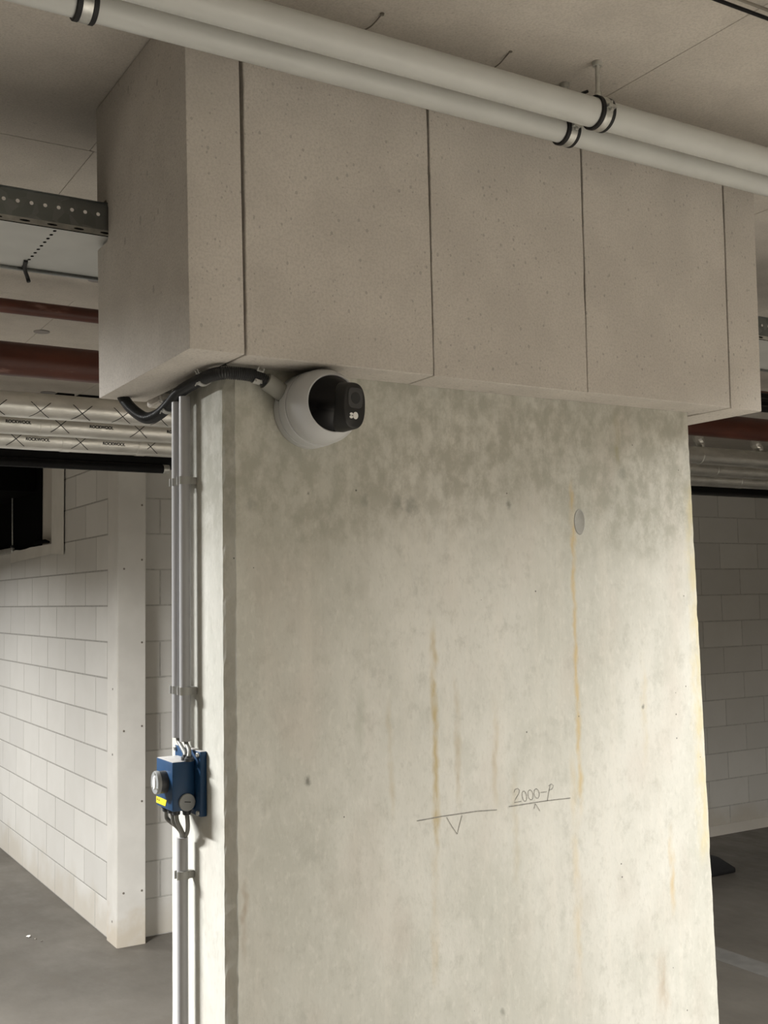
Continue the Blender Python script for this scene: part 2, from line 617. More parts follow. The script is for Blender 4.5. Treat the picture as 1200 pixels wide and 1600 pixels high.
def brick_mesh(length, axis):
    """face of the block towards -x (axis y) or towards -y (axis x); origin at its lower left front"""
    L0, L1, H0, H1, D, c = CO / 2, length - CO / 2, CO / 2, BH - CO / 2, 0.03, 0.001
    bm = bmesh.new()
    back = [(L0, D, H0), (L1, D, H0), (L1, D, H1), (L0, D, H1)]
    mid = [(L0, c, H0), (L1, c, H0), (L1, c, H1), (L0, c, H1)]
    fr = [(L0 + c, 0, H0 + c), (L1 - c, 0, H0 + c), (L1 - c, 0, H1 - c), (L0 + c, 0, H1 - c)]
    R = []
    for ring in (back, mid, fr):
        R.append([bm.verts.new((a, b, h) if axis == 'x' else (b, a, h)) for a, b, h in ring])
    for A, B in zip(R, R[1:]):
        for k in range(4):
            bm.faces.new((A[k], A[(k + 1) % 4], B[(k + 1) % 4], B[k]))
    bm.faces.new(R[2])
    bmesh.ops.recalc_face_normals(bm, faces=bm.faces)
    # open at the back, so make sure the front looks outwards
    f = max(bm.faces, key=lambda q: q.calc_area())
    want = Vector((0, -1, 0)) if axis == 'x' else Vector((-1, 0, 0))
    if R[2][0].link_faces and [q for q in bm.faces if set(q.verts) == set(R[2])][0].normal.dot(want) < 0:
        bmesh.ops.reverse_faces(bm, faces=bm.faces)
    me = bpy.data.meshes.new('brick')
    bm.to_mesh(me)
    bm.free()
    me.materials.append(M['brick'])
    return me


cache = {}


def lay(wall, axis, face, a0, a1, offs, holes=()):
    base = Vector(wall.location)
    for row in range(14):
        z = row * BH
        if z + BH > ZC + 0.08:
            continue
        a = offs[row % 2]
        while a > a0:
            a -= BL
        while a < a1 - 0.01:
            s, e = max(a, a0), min(a + BL, a1)
            segs = [(s, e)]
            for (h0, h1, hz) in holes:
                if z >= hz - 0.01:
                    n = []
                    for (p, q) in segs:
                        if q <= h0 or p >= h1:
                            n.append((p, q))
                        else:
                            if p < h0:
                                n.append((p, h0))
                            if q > h1:
                                n.append((h1, q))
                    segs = n
            for p, q in segs:
                if q - p < 0.03:
                    continue
                key = (axis, round(q - p, 3))
                if key not in cache:
                    cache[key] = brick_mesh(q - p, axis)
                o = bpy.data.objects.new('brick', cache[key])
                j = random.uniform(-0.0004, 0.0004)
                w = Vector((face + j, p, z)) if axis == 'y' else Vector((p, face + j, z))
                o.parent = wall
                o.location = w - base
                COL.objects.link(o)
            a += BL


XL, YW = 1.862, 5.957
bm = bmesh.new()
add_box(bm, XL + 0.0012, 2.02, 6.03, 7.215, 0, ZC + 0.02)
add_box(bm, XL + 0.0012, 2.02, 7.215, 9.3, 0, 2.195)
add_box(bm, XL + 0.0012, 2.02, 9.3, YB, 0, ZC + 0.02)
wl = tag(obj('wall_left', bm, M['mortar'], loc=(XL, 7.5, 0)), 'pale block wall running back into the left bay', kind='structure')
lay(wl, 'y', XL, 6.032, 10.0, (6.286, 6.501), [(7.215, 9.3, 2.2)])
bm = bmesh.new()
add_box(bm, 2.022, XB, YW + 0.0012, YW + 0.2, 0, ZC + 0.02)
wb = tag(obj('wall_back', bm, M['mortar_back'], loc=(5, YW, 0)), 'grey block wall behind the concrete column', kind='structure')
lay(wb, 'x', YW, 2.025, 8.8, (2.343, 2.128))
bm = bmesh.new()
add_box(bm, 5.4, 8.8, YW - 0.03, YW, 0, 0.07)
for v in bm.verts:
    if v.co.y < YW - 0.02 and v.co.z > 0.05:
        v.co.y += 0.018
tag(obj('baseboard_back', bm, M['plaster'], loc=(7, YW, 0)), 'pale mortar skirting along the back wall foot', kind='structure')

# window_1: opening high in the left wall with a loose white membrane round it
w1 = thing('window_1', (1.862, 8.0, 2.2), 'dark opening high in the left block wall edged with white membrane', kind='structure')
bm = bmesh.new()
N = 10
for k in range(N):
    pass


def sheet(name, pts, mat, parent, wob=0.006, th=0.003):
    """pts: list of (y, z0, z1) columns of a hanging sheet at the wall face"""
    bm = bmesh.new()
    A = []
    for (y, z0, z1) in pts:
        x = XL - 0.012 - random.uniform(0, wob)
        A.append([bm.verts.new((x, y, z0)), bm.verts.new((x + random.uniform(-wob, wob) * 0.5, y, z1)),
                  bm.verts.new((x + th, y, z0)), bm.verts.new((x + th, y, z1))])
    for a, b in zip(A, A[1:]):
        bm.faces.new((a[0], b[0], b[1], a[1]))
        bm.faces.new((a[2], a[3], b[3], b[2]))
        bm.faces.new((a[0], a[2], b[2], b[0]))
        bm.faces.new((a[1], b[1], b[3], a[3]))
    bm.faces.new((A[0][0], A[0][1], A[0][3], A[0][2]))
    bm.faces.new((A[-1][0], A[-1][2], A[-1][3], A[-1][1]))
    return obj(name, bm, mat, parent, smooth=True)


sheet('membrane_side', [(6.95, 2.124, 2.76), (7.03, 2.13, 2.77), (7.12, 2.135, 2.77), (7.225, 2.14, 2.77)], M['membrane'], w1)
sheet('membrane_bottom', [(7.226, 2.14, 2.205)] + [(7.226 + 1.16 * k / 8, 2.14 - 0.02 * k / 8, 2.205 + random.uniform(-0.006, 0.006)) for k in range(1, 9)], M['membrane'], w1)
box('lining_board', 1.90, 1.915, 7.2, 7.69, 2.196, 2.80, M['plaster'], w1)
box('dark_cover', 1.885, 1.898, 7.67, 9.3, 2.20, 2.80, M['void'], w1)
box('shutter_box', 1.0, 1.878, 7.80, 10.2, 2.60, 2.786, M['void'], w1)
bm = bmesh.new()
add_tube(bm, [(1.855, 7.70, 2.235), (1.855, 7.42, 2.232), (1.857, 7.33, 2.222)], 0.013, 8, radii=[0.014, 0.014, 0.007])
obj('lever_arm', bm, M['void'], w1)
box('sill_rail', 1.835, 1.86, 8.32, 9.3, 2.195, 2.232, M['zinc'], w1, bevel=0.002)
bm = bmesh.new()
add_tube(bm, [(1.85, 8.37, 2.79), (1.85, 8.362, 2.5), (1.85, 8.345, 2.24)], 0.005, 6)
obj('pull_rod', bm, M['zinc'], w1)
bm = bmesh.new()
add_lathe(bm, (1.85, 8.345, 2.215), (0, 0, 1), [(0, 0.012), (0.004, 0.016), (0.03, 0.016), (0.036, 0.008)], 10)
obj('rod_end', bm, M['rubber'], w1)

# white corner post at the end of the left wall
cp = thing('corner_post', (1.93, 5.9, 0), 'white square corner post standing at the end of the pale left block wall', 'post')
bm = bmesh.new()
add_box(bm, 1.85, 2.008, 5.847, 6.028, 0.0, ZC - 0.001)
bmesh.ops.bevel(bm, geom=[e for e in bm.edges if abs(e.verts[0].co.z - e.verts[1].co.z) > 1], offset=0.004, segments=2, affect='EDGES')
obj('shaft', bm, M['post'], cp, smooth=True)
for (x, zs) in ((1.885, (0.28, 1.13, 2.0)), (1.985, (0.28, 0.75, 1.15, 1.6, 2.05, 2.35))):
    for z in zs:
        bm = bmesh.new()
        add_lathe(bm, (x, 5.847, z), (0, -1, 0), [(-0.002, 0.006), (0.0012, 0.006), (0.002, 0.003), (0.001, 0.0)], 8)
        obj('screw', bm, M['screw'], cp, smooth=True)
for z in (0.12, 1.0, 1.35):
    bm = bmesh.new()
    add_lathe(bm, (1.85, 5.93, z), (-1, 0, 0), [(-0.002, 0.006), (0.0012, 0.006), (0.002, 0.003), (0.001, 0.0)], 8)
    obj('screw', bm, M['screw'], cp, smooth=True)

# ------------------------------------------------------------------ concrete column
YP = 1.687
XS = 0.717
ZT = 2.214


def xr(z):
    return 1.805 + (2.2 - z) * 0.02


col = thing('concrete_column', (1.27, 1.82, 0), 'wide fair-faced concrete column with rust runs and a pencilled level mark', 'column')
bm = bmesh.new()
rings = []
NR = 150
for i in range(NR + 1):
    z = ZT * i / NR
    j = lambda a: random.uniform(-a, a)
    R = xr(z)
    chip = 0.0022 * max(0, math.sin(i * 0.9) * math.sin(i * 0.37 + 1)) ** 3
    ring = [(0.7335 + j(0.0007), YP), (R - 0.008 - chip + j(0.0006), YP), (R - 0.0005 + j(0.0005), YP + 0.008 + chip), (R, 1.95),
            (XS + 0.006, 1.95), (XS, 1.944 + j(0.0006)), (XS, YP + 0.017 + j(0.0012)), (XS + 0.0035 + j(0.0006), YP + 0.0135 + j(0.0006)),
            (0.7318 + j(0.0005), YP + 0.0022)]
    rings.append([bm.verts.new((x, y, z)) for x, y in ring])
n = len(rings[0])
for a, b in zip(rings, rings[1:]):
    for k in range(n):
        bm.faces.new((a[k], a[(k + 1) % n], b[(k + 1) % n], b[k]))
bm.faces.new(rings[0][::-1])
bm.faces.new(rings[-1])
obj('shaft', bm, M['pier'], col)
box('beam', 0.716, 1.832, YP + 0.004, 1.985, ZT + 0.001, ZC + 0.019, M['dark_hole'], col)
# tie-hole plug
bm = bmesh.new()
prof = []
for k in range(28):
    a = 2 * PI * k / 28
    prof.append((1.4805 + 0.0128 * math.cos(a), 1.9665 + 0.0235 * math.sin(a) * (1.0 if math.sin(a) > 0 else 1.05)))
outer = [bm.verts.new((1.4805 + (x - 1.4805) * 1.14, YP - 0.0001, 1.9665 + (z - 1.9665) * 1.10)) for x, z in prof]
lip = [bm.verts.new((x, YP - 0.0009, z)) for x, z in prof]
inn = [bm.verts.new((1.4805 + (x - 1.4805) * 0.94, YP - 0.0006, 1.9665 + (z - 1.9665) * 0.95)) for x, z in prof]
for A, B in ((outer, lip), (lip, inn)):
    for k in range(28):
        bm.faces.new((A[k], A[(k + 1) % 28], B[(k + 1) % 28], B[k]))
bm.faces.new(inn)
tag(obj('tie_hole_plug', bm, M['plug'], col, smooth=True), 'oval grey mortar plug')
# pencilled level mark
STROKES = [[(1.0788, 1.422), (1.1291, 1.4238), (1.2123, 1.4244), (1.2573, 1.4217)], [(1.1433, 1.4211), (1.154, 1.4042), (1.166, 1.3884)], [(1.1776, 1.4205), (1.1713, 1.4035), (1.166, 1.3884)],
           [(1.2849, 1.4245), (1.3349, 1.4253), (1.3806, 1.4256), (1.4358, 1.4244)], [(1.3484, 1.4231), (1.3449, 1.4137)], [(1.3484, 1.4231), (1.3537, 1.4162), (1.3593, 1.4086)],
           [(1.2986, 1.4494), (1.3009, 1.4547), (1.3072, 1.4561), (1.3116, 1.4522), (1.3096, 1.4461), (1.3022, 1.4375), (1.2979, 1.4307), (1.3149, 1.431)],
           [(1.3282, 1.4393), (1.3279, 1.4336), (1.3256, 1.4303), (1.3223, 1.4306), (1.3192, 1.4345), (1.3174, 1.4404), (1.3177, 1.4461), (1.32, 1.4495), (1.3233, 1.4491), (1.3264, 1.4452), (1.3282, 1.4393)],
           [(1.344, 1.4401), (1.3435, 1.4346), (1.3408, 1.4314), (1.3369, 1.4318), (1.3333, 1.4357), (1.3314, 1.4414), (1.3319, 1.4469), (1.3346, 1.4501), (1.3385, 1.4497), (1.3421, 1.4459), (1.344, 1.4401)],
           [(1.3591, 1.441), (1.3585, 1.4357), (1.3558, 1.4326), (1.3519, 1.433), (1.3483, 1.4367), (1.3464, 1.4423), (1.3469, 1.4476), (1.3496, 1.4507), (1.3536, 1.4502), (1.3572, 1.4466), (1.3591, 1.441)],
           [(1.3619, 1.4428), (1.3775, 1.4426)], [(1.3863, 1.4545), (1.382, 1.4396), (1.3783, 1.4255)], [(1.3816, 1.4528), (1.3891, 1.4563), (1.3945, 1.4522), (1.3906, 1.4462), (1.3822, 1.4449)]]
bm = bmesh.new()
for si, st in enumerate(STROKES):
    w = 0.00075 if si in (0, 3) else 0.00052
    P = [Vector((a, 0, b)) for a, b in st]
    prev = None
    for i, p in enumerate(P):
        d = (P[min(i + 1, len(P) - 1)] - P[max(i - 1, 0)]).normalized()
        nn = Vector((-d.z, 0, d.x)) * w
        cur = [bm.verts.new((q.x, YP - 0.0005, q.z)) for q in (p + nn, p - nn)]
        if prev:
            bm.faces.new((prev[0], prev[1], cur[1], cur[0]))
        prev = cur
tag(obj('pencil_mark', bm, M['pencil'], col), 'pencilled level mark reading 2000-P')

# ------------------------------------------------------------------ insulation casing round the column head
cas = thing('board_casing', (1.27, 1.84, 2.21), 'casing of beige aerated boards boxing in the column head below the ceiling', 'casing')
ZB0, ZB1 = 2.211, ZC - 0.002


def slab(name, x0, x1, y0, y1, z0, z1, lean=0.0, bev=0.004, label=None, notch=None):
    bm = bmesh.new()
    if notch:
        ny, nz0, nz1 = notch
        pr = [(y0, z0), (y1, z0), (y1, nz0), (ny + 0.006, nz0), (ny, nz0 + 0.008), (ny - 0.001, nz1 - 0.02), (ny + 0.012, nz1), (y1, nz1), (y1, z1), (y0, z1)]
        A = [bm.verts.new((x0, y, z)) for y, z in pr]
        B = [bm.verts.new((x1, y, z)) for y, z in pr]
        bm.faces.new(A)
        bm.faces.new(B[::-1])
        for k in range(len(pr)):
            l = (k + 1) % len(pr)
            bm.faces.new((A[k], A[l], B[l], B[k]))
    else:
        N, b = 46, bev
        rings, jl, jr = [], 0.0, 0.0
        for i in range(N + 1):
            z = z0 + (z1 - z0) * i / N
            jl = 0.6 * jl + random.uniform(-0.0005, 0.0005)
            jr = 0.6 * jr + random.uniform(-0.0005, 0.0005)
            sh = b if i in (0, N) else 0.0
            q = [(x0 + b + max(jl, -0.0003) + sh, y0 + sh), (x1 - b + min(jr, 0.0003) - sh, y0 + sh), (x1 + min(jr, 0.0003) - sh, y0 + b + sh), (x1 - sh, y1 - b - sh), (x1 - b - sh, y1 - sh),
                 (x0 + b + sh, y1 - sh), (x0 + sh, y1 - b - sh), (x0 + max(jl, -0.0003) + sh, y0 + b + sh)]
            rings.append([bm.verts.new((x, y, z)) for x, y in q])
            if i in (0, N):
                zz = z + (b if i == 0 else -b)
                r2_ = [bm.verts.new((x - (sh if k in (0, 6, 7, 5) else -sh), y - (sh if k in (0, 1, 2, 7) else -sh), zz)) for k, (x, y) in enumerate(q)]
                rings.insert(len(rings) - (1 if i == N else 0), r2_)
        for A, B in zip(rings, rings[1:]):
            for k in range(8):
                l = (k + 1) % 8
                bm.faces.new((A[k], A[l], B[l], B[k]))
        bm.faces.new(rings[0])
        bm.faces.new(rings[-1])
    for v in bm.verts:
        v.co.x += lean * (v.co.z - z0) / (z1 - z0)
    bmesh.ops.recalc_face_normals(bm, faces=bm.faces)
    if notch:
        bmesh.ops.bevel(bm, geom=bm.edges[:], offset=bev, segments=2, affect='EDGES', profile=0.5)
    o = obj(name, bm, M['board'], cas, smooth=True)
    if label:
        o['label'] = label
    return o


NOTCH = (2.010, 2.5045, 2.586)
slab('board', 0.6195, 0.7135, 1.600, 2.078, ZB0 + 0.001, ZB1, -0.008, 0.003, 'left end board with a notch for the tray', NOTCH)
slab('board', 0.7168, 1.0768, 1.6005, 1.686, ZB0, ZB1, -0.004, 0.0015)
slab('board', 1.0779, 1.4358, 1.6003, 1.686, ZB0 - 0.001, ZB1, 0.0, 0.0012)
slab('board', 1.4368, 1.8350, 1.6004, 1.686, ZB0, ZB1, 0.004, 0.0012)
slab('board', 1.8372, 1.9330, 1.6000, 2.078, ZB0 - 0.001, ZB1, 0.006, 0.002, 'right end board seen edge on', NOTCH)
slab('board', 0.7150, 1.8355, 1.992, 2.009, ZB0 - 0.010, ZB1, 0, 0.0015, 'rear board hanging a little lower')
slab('board', 0.7150, 1.8355, 2.0095, 2.078, ZB0 - 0.010, 2.500, 0, 0.003, 'rear outer board below the tray')
box('filler_strip', 1.808, 1.836, 1.6875, 1.99, ZB0 + 0.002, ZB0 + 0.03, M['board'], cas)

# ------------------------------------------------------------------ dome camera on the column
DC = Vector((0.869, YP, 2.1440))
sc = thing('security_camera', DC, 'white dome security camera with glossy black eye fixed under the beige casing', 'camera')
AX = (0, -1, 0)
bm = bmesh.new()
add_lathe(bm, DC, AX, [(0.0002, 0.0), (0.0002, 0.0645), (0.003, 0.0655), (0.0180, 0.0655), (0.0188, 0.0648), (0.0192, 0.0)], 64, close=False)
obj('mounting_base', bm, M['cam_white'], sc, smooth=True)
bm = bmesh.new()
add_lathe(bm, DC, AX, [(0.0192, 0.0), (0.0192, 0.0605), (0.0214, 0.0605), (0.0214, 0.0648), (0.0218, 0.0655), (0.040, 0.0650), (0.0432, 0.0644), (0.0438, 0.0638), (0.0440, 0.0)], 64, close=False)
obj('dome_ring', bm, M['cam_white'], sc, smooth=True)
R0 = 0.0640
CB = DC + Vector((0, -0.056, 0))
pr = [(0.0440, 0.0), (0.0440, 0.0618), (0.0450, 0.0618), (0.0452, 0.0634)]
for k in range(0, 15):
    a = math.radians(98 - k * (98 - 51) / 14)
    pr.append((0.056 + R0 * math.cos(a), R0 * math.sin(a)))
a = math.radians(51)
pr += [(0.056 + R0 * math.cos(a) + 0.0004, R0 * math.sin(a) - 0.0015), (0.056 + (R0 - 0.006) * math.cos(a), (R0 - 0.006) * math.sin(a)), (0.056 + 0.02, 0.030)]
pr = [p for i, p in enumerate(pr) if i < 4 or p[0] > 0.0456]
bm = bmesh.new()
add_lathe(bm, DC, AX, pr, 64, close=False)
obj('dome_shell', bm, M['cam_white'], sc, smooth=True)
EN = Vector((0.20, -0.975, -0.05)).normalized()
RE = 0.0605
bm = bmesh.new()
pr = []
for k in range(25):
    a = math.radians(150 - k * (150 - 0) / 24)
    h = RE * math.cos(a)
    pr.append((h, max(RE * math.sin(a), 0)))
pr[-1] = (RE, 0.0)
add_lathe(bm, CB + Vector((0, -0.0015, 0)), EN, pr, 56, close=False)
obj('eyeball', bm, M['black_gloss'], sc, smooth='all')
# face module: rounded upright slab that stands out of the eyeball
es = EN.cross(Vector((0, 0, 1))).normalized()
if es.x < 0:
    es = -es
et = es.cross(EN)
if et.z < 0:
    et = -et


def stadium(bm, w, h, d0, d1, rim, cx=0.0, cz=0.0, seg=40, p=2.6, w0=1.0):
    loops = []
    for (d, sx) in ((d0, w0), (d1 - rim, 1.0), (d1 - rim * 0.3, 1 - rim * 8), (d1, 1 - rim * 22)):
        lp = []
        for k in range(seg):
            a = 2 * PI * k / seg
            ca, sa = math.cos(a), math.sin(a)
            x = w * sx * math.copysign(abs(ca) ** (2 / p), ca)
            z = h * sx * math.copysign(abs(sa) ** (2 / p), sa)
            lp.append(bm.verts.new(CB + EN * d + es * (x + cx) + et * (z + cz)))
        loops.append(lp)
    for A, B in zip(loops, loops[1:]):
        for k in range(seg):
            bm.faces.new((A[k], A[(k + 1) % seg], B[(k + 1) % seg], B[k]))
    bm.faces.new(loops[-1])
    bm.faces.new(loops[0][::-1])


bm = bmesh.new()
stadium(bm, 0.0245, 0.0385, 0.030, 0.0785, 0.004, 0.004, -0.004, 48, 2.5, 1.12)
face = obj('camera_face', bm, M['black_matte'], sc, smooth=True)
bm = bmesh.new()
stadium(bm, 0.0160, 0.0170, 0.0770, 0.0797, 0.001, 0.0048, 0.0085, 40, 3.6)
obj('lens_window', bm, M['lens_ring'], face, smooth=True)
bm = bmesh.new()
stadium(bm, 0.0098, 0.0098, 0.0790, 0.0802, 0.0006, 0.0048, 0.0085, 32, 2.0)
obj('lens', bm, M['lens'], face, smooth=True)
bm = bmesh.new()
stadium(bm, 0.0055, 0.0060, 0.0780, 0.0790, 0.0004, 0.0062, -0.0205, 20, 2.0)
stadium(bm, 0.0035, 0.0022, 0.0780, 0.0790, 0.0004, -0.0028, -0.0185, 16, 2.0)
stadium(bm, 0.0038, 0.0024, 0.0780, 0.0790, 0.0004, -0.0031, -0.0235, 16, 2.0)
obj('white_sensor', bm, M['icon_white'], face, smooth=True)

# adaptor and corrugated hose
ad = thing('conduit_adaptor', (0.80, 1.667, 2.178), 'short grey angled adaptor between the hose and the dome camera', 'adaptor')
bm = bmesh.new()
p0, p1 = Vector((0.779, 1.664, 2.1865)), Vector((0.818, 1.668, 2.1665))
add_lathe(bm, p0, p1 - p0, [(0.0, 0.011), (0.0, 0.0145), (0.003, 0.0152), (0.036, 0.0152), (0.037, 0.014), (0.050, 0.014)], 24)
obj('body', bm, M['adaptor'], ad, smooth=True)
bm = bmesh.new()
add_lathe(bm, p0 + (p1 - p0).normalized() * 0.037, p1 - p0, [(0, 0.0142), (0.0, 0.0163), (0.0022, 0.0163), (0.0022, 0.0142)], 24)
obj('seal_ring', bm, M['rubber'], ad, smooth=True)

hs = thing('corrugated_hose', (0.70, 1.80, 2.18), 'dark grey corrugated hose curling from the dome camera round the column corner', 'hose')
path = spline([(0.781, 1.664, 2.1855), (0.760, 1.6645, 2.1935), (0.728, 1.665, 2.195), (0.703, 1.676, 2.195), (0.694, 1.715, 2.195), (0.6935, 1.78, 2.194), (0.6935, 1.84, 2.190),
               (0.6945, 1.90, 2.176), (0.692, 1.95, 2.166), (0.684, 1.992, 2.166), (0.670, 2.022, 2.184), (0.660, 2.045, 2.207), (0.657, 2.06, 2.225)], 40)
# resample at equal steps
L = [0.0]
for a, b in zip(path, path[1:]):
    L.append(L[-1] + (b - a).length)
step = 0.00085
NPT = int(L[-1] / step)
res, i = [], 0
for k in range(NPT + 1):
    s = L[-1] * k / NPT
    while i < len(L) - 2 and L[i + 1] < s:
        i += 1
    f = (s - L[i]) / max(L[i + 1] - L[i], 1e-9)
    res.append(path[i].lerp(path[i + 1], f))
rad = [0.0094 + 0.0018 * (0.5 + 0.5 * math.tanh(2.2 * math.cos(2 * PI * k / 4.0 + 0.4))) for k in range(len(res))]
bm = bmesh.new()
add_tube(bm, res, 0.01, 16, rad)
obj('hose', bm, M['hose'], hs, smooth='all')


def saddle(name, c, d, side, parent):
    """spring saddle round the hose: c centre, d hose direction, side towards the wall"""
    d, side = Vector(d).normalized(), Vector(side).normalized()
    u = d.cross(side).normalized()
    bm = bmesh.new()
    prev = None
    for k in range(15):
        a = math.radians(-145 + 290 * k / 14)
        q = Vector(c) + (side * -math.cos(a) * -1 + u * math.sin(a)) * 0.0
        dirv = side * math.cos(a) + u * math.sin(a)
        cur = [bm.verts.new(Vector(c) + dirv * r + d * e) for r in (0.0114, 0.0132) for e in (-0.006, 0.006)]
        if prev:
            for A, B in ((0, 1), (1, 3), (3, 2), (2, 0)):
                bm.faces.new((prev[A], prev[B], cur[B], cur[A]))
        else:
            bm.faces.new((cur[0], cur[1], cur[3], cur[2]))
        prev = cur
    bm.faces.new((prev[0], prev[2], prev[3], prev[1]))
    for sg in (-1, 1):
        a = math.radians(145 * sg)
        e0 = Vector(c) + (side * math.cos(a) + u * math.sin(a)) * 0.0125
        e1 = e0 + (-side * 0.5 + u * sg) * 0.006
        add_tube(bm, [e0 - d * 0.005, e1 - d * 0.005], 0.0011, 6)
        add_tube(bm, [e0 + d * 0.005, e1 + d * 0.005], 0.0011, 6)
    return obj(name, bm, M['clip'], parent)


saddle('clip', (0.7635, 1.6645, 2.1928), (1, 0, -0.2), (0, 1, 0), hs)
saddle('clip', (0.6942, 1.728, 2.195), (0, 1, 0), (1, 0, 0), hs)
saddle('clip', (0.6945, 1.905, 2.175), (0, 1, -0.2), (1, 0, 0), hs)

# ------------------------------------------------------------------ conduits, switch box
RC = 0.0098
XC = 0.6975
bm = bmesh.new()


def conduit(name, y, z0, z1, label, group=None, bend=0.0):
    bm = bmesh.new()
    pts = [(XC, y + bend * max(0, (1.75 - z)) ** 2, z) for z in [z0 + (z1 - z0) * k / 12 for k in range(13)]]
    add_tube(bm, pts, RC, 20)
    o = obj(name, bm, M['conduit'], loc=(XC, y, z0), smooth=True)
    return tag(o, label, 'conduit', group)


conduit('conduit', 1.8635, 1.582, 2.176, 'grey plastic conduit above the blue switch box, the one nearer the column rear', 'conduits on the column side')
conduit('conduit', 1.8265, 1.579, 2.180, 'grey plastic conduit above the blue switch box, the one nearer the column front', 'conduits on the column side')
conduit('conduit', 1.8415, 0.0, 1.414, 'single grey plastic conduit running from below the blue box down to the floor', 'conduits on the column side')


def clip(ys, z, label):
    t = thing('conduit_clip', (XS, sum(ys) / len(ys), z), label, 'clip', 'conduit clips on the column side')
    bm = bmesh.new()
    y0, y1 = min(ys) - RC - 0.001, max(ys) + RC + 0.001
    add_box(bm, XC + RC * 0.55, XS - 0.0003, y0 + 0.003, y1 - 0.003, z - 0.0065, z + 0.0065)
    obj('base', bm, M['clip'], t, bevel=0.0012, smooth=True)
    for y in ys:
        bm = bmesh.new()
        prev = None
        for k in range(19):
            a = math.radians(-150 + 300 * k / 18)
            dx, dy = math.cos(a), math.sin(a)
            cur = [bm.verts.new((XC + dx * r, y + dy * r, z + e)) for r in (RC + 0.0002, RC + 0.0022) for e in (-0.0068, 0.0068)]
            if prev:
                for A, B in ((0, 1), (1, 3), (3, 2), (2, 0)):
                    bm.faces.new((prev[A], prev[B], cur[B], cur[A]))
            else:
                bm.faces.new((cur[0], cur[1], cur[3], cur[2]))
            prev = cur
        bm.faces.new((prev[0], prev[2], prev[3], prev[1]))
        for sg in (-1, 1):
            a = math.radians(150 * sg)
            x, yy = XC + math.cos(a) * (RC + 0.001), y + math.sin(a) * (RC + 0.001)
            add_box(bm, x - 0.003, x + 0.001, yy - 0.0008 + sg * 0.0012, yy + 0.0008 + sg * 0.0012, z - 0.0068, z + 0.0068)
        obj('jaw', bm, M['clip'], t, smooth=True)
    return t


clip((1.8265, 1.8635), 2.031, 'grey double clip holding the paired conduits high on the column side')
clip((1.8265, 1.8635), 1.665, 'grey double clip holding the paired conduits just above the blue box')
clip((1.8415,), 1.351, 'grey single clip on the lone conduit below the blue box')

sb = thing('switch_box', (XS, 1.84, 1.51), 'blue switch box with grey dial and yellow label on the column side', 'switch box')
bm = bmesh.new()
add_box(bm, 0.7045, XS - 0.0002, 1.7765, 1.897, 1.457, 1.566)
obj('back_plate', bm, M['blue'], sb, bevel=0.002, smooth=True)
bm = bmesh.new()
add_box(bm, 0.664, 0.7043, 1.8000, 1.879, 1.4665, 1.549)
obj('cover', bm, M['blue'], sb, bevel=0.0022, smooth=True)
for (y, z) in ((1.784, 1.560), (1.891, 1.560), (1.784, 1.463)):
    bm = bmesh.new()
    add_lathe(bm, (0.7045, y, z), (-1, 0, 0), [(-0.001, 0.004), (0.003, 0.004), (0.004, 0.003), (0.0035, 0.0)], 12)
    obj('screw', bm, M['zinc'], sb, smooth=True)
dc = Vector((0.664, 1.834, 1.5125))
bm = bmesh.new()
add_lathe(bm, dc, (-1, 0, 0), [(-0.001, 0.0190), (0.013, 0.0190), (0.0135, 0.0180)], 36)
kn = obj('knob', bm, M['dial_dark'], sb, smooth=True)
bm = bmesh.new()
add_lathe(bm, dc, (-1, 0, 0), [(0.0125, 0.0), (0.0125, 0.0196), (0.0175, 0.0196), (0.019, 0.0186), (0.0192, 0.0)], 36, close=False)
obj('dial_ring', bm, M['dialgrey'], kn, smooth=True)
bm = bmesh.new()
lo = []
for k in range(24):
    a = 2 * PI * k / 24
    lo.append((dc.y + 0.0072 * math.cos(a), dc.z + 0.0118 * math.sin(a)))
A = [bm.verts.new((0.6452, y, z)) for y, z in lo]
B = [bm.verts.new((0.6435, dc.y + (y - dc.y) * 0.85, dc.z + (z - dc.z) * 0.9)) for y, z in lo]
for k in range(24):
    bm.faces.new((A[k], A[(k + 1) % 24], B[(k + 1) % 24], B[k]))
bm.faces.new(B)
obj('dial_button', bm, M['white'], kn, smooth=True)
for a in (100, 215, 325):
    y, z = dc.y + 0.0152 * math.cos(math.radians(a)), dc.z + 0.0152 * math.sin(math.radians(a))
    bm = bmesh.new()
    add_lathe(bm, (0.6450, y, z), (-1, 0, 0), [(0, 0.0018), (0.0012, 0.0016), (0.0013, 0)], 8)
    obj('dial_screw', bm, M['zinc'], kn, smooth=True)
bm = bmesh.new()
add_box(bm, 0.6633, 0.6639, 1.826, 1.8775, 1.4715, 1.4825)
for v in bm.verts:
    if v.co.y < 1.83 and v.co.z < 1.475:
        v.co.y += 0.007
yl = obj('yellow_label', bm, M['yellow'], sb)
V, F = text_mesh('WS-W', 0.0058)
bm = bmesh.new()
add_mapped(bm, V, F, lambda a, b: (0.6631, 1.8665 - a, 1.4774 + b))
obj('label_text', bm, M['ink'], yl, fix=False)
bm = bmesh.new()
cc = Vector((0.6895, 1.8000, 1.4805))
add_lathe(bm, cc, (0, -1, 0), [(-0.001, 0.0146), (0.0035, 0.0146), (0.0045, 0.0136), (0.0046, 0.0)], 32, close=False)
cap = obj('blanking_cap', bm, M['dialgrey'], sb, smooth=True)
bm = bmesh.new()
sl = [bm.verts.new((cc.x + a * 0.995 + b * 0.1, 1.8000 - y, cc.z + 0.0008 + b - a * 0.14)) for y in (0.0046, 0.0050) for (a, b) in ((-0.0055, -0.0009), (0.0055, -0.0009), (0.0055, 0.0009), (-0.0055, 0.0009))]
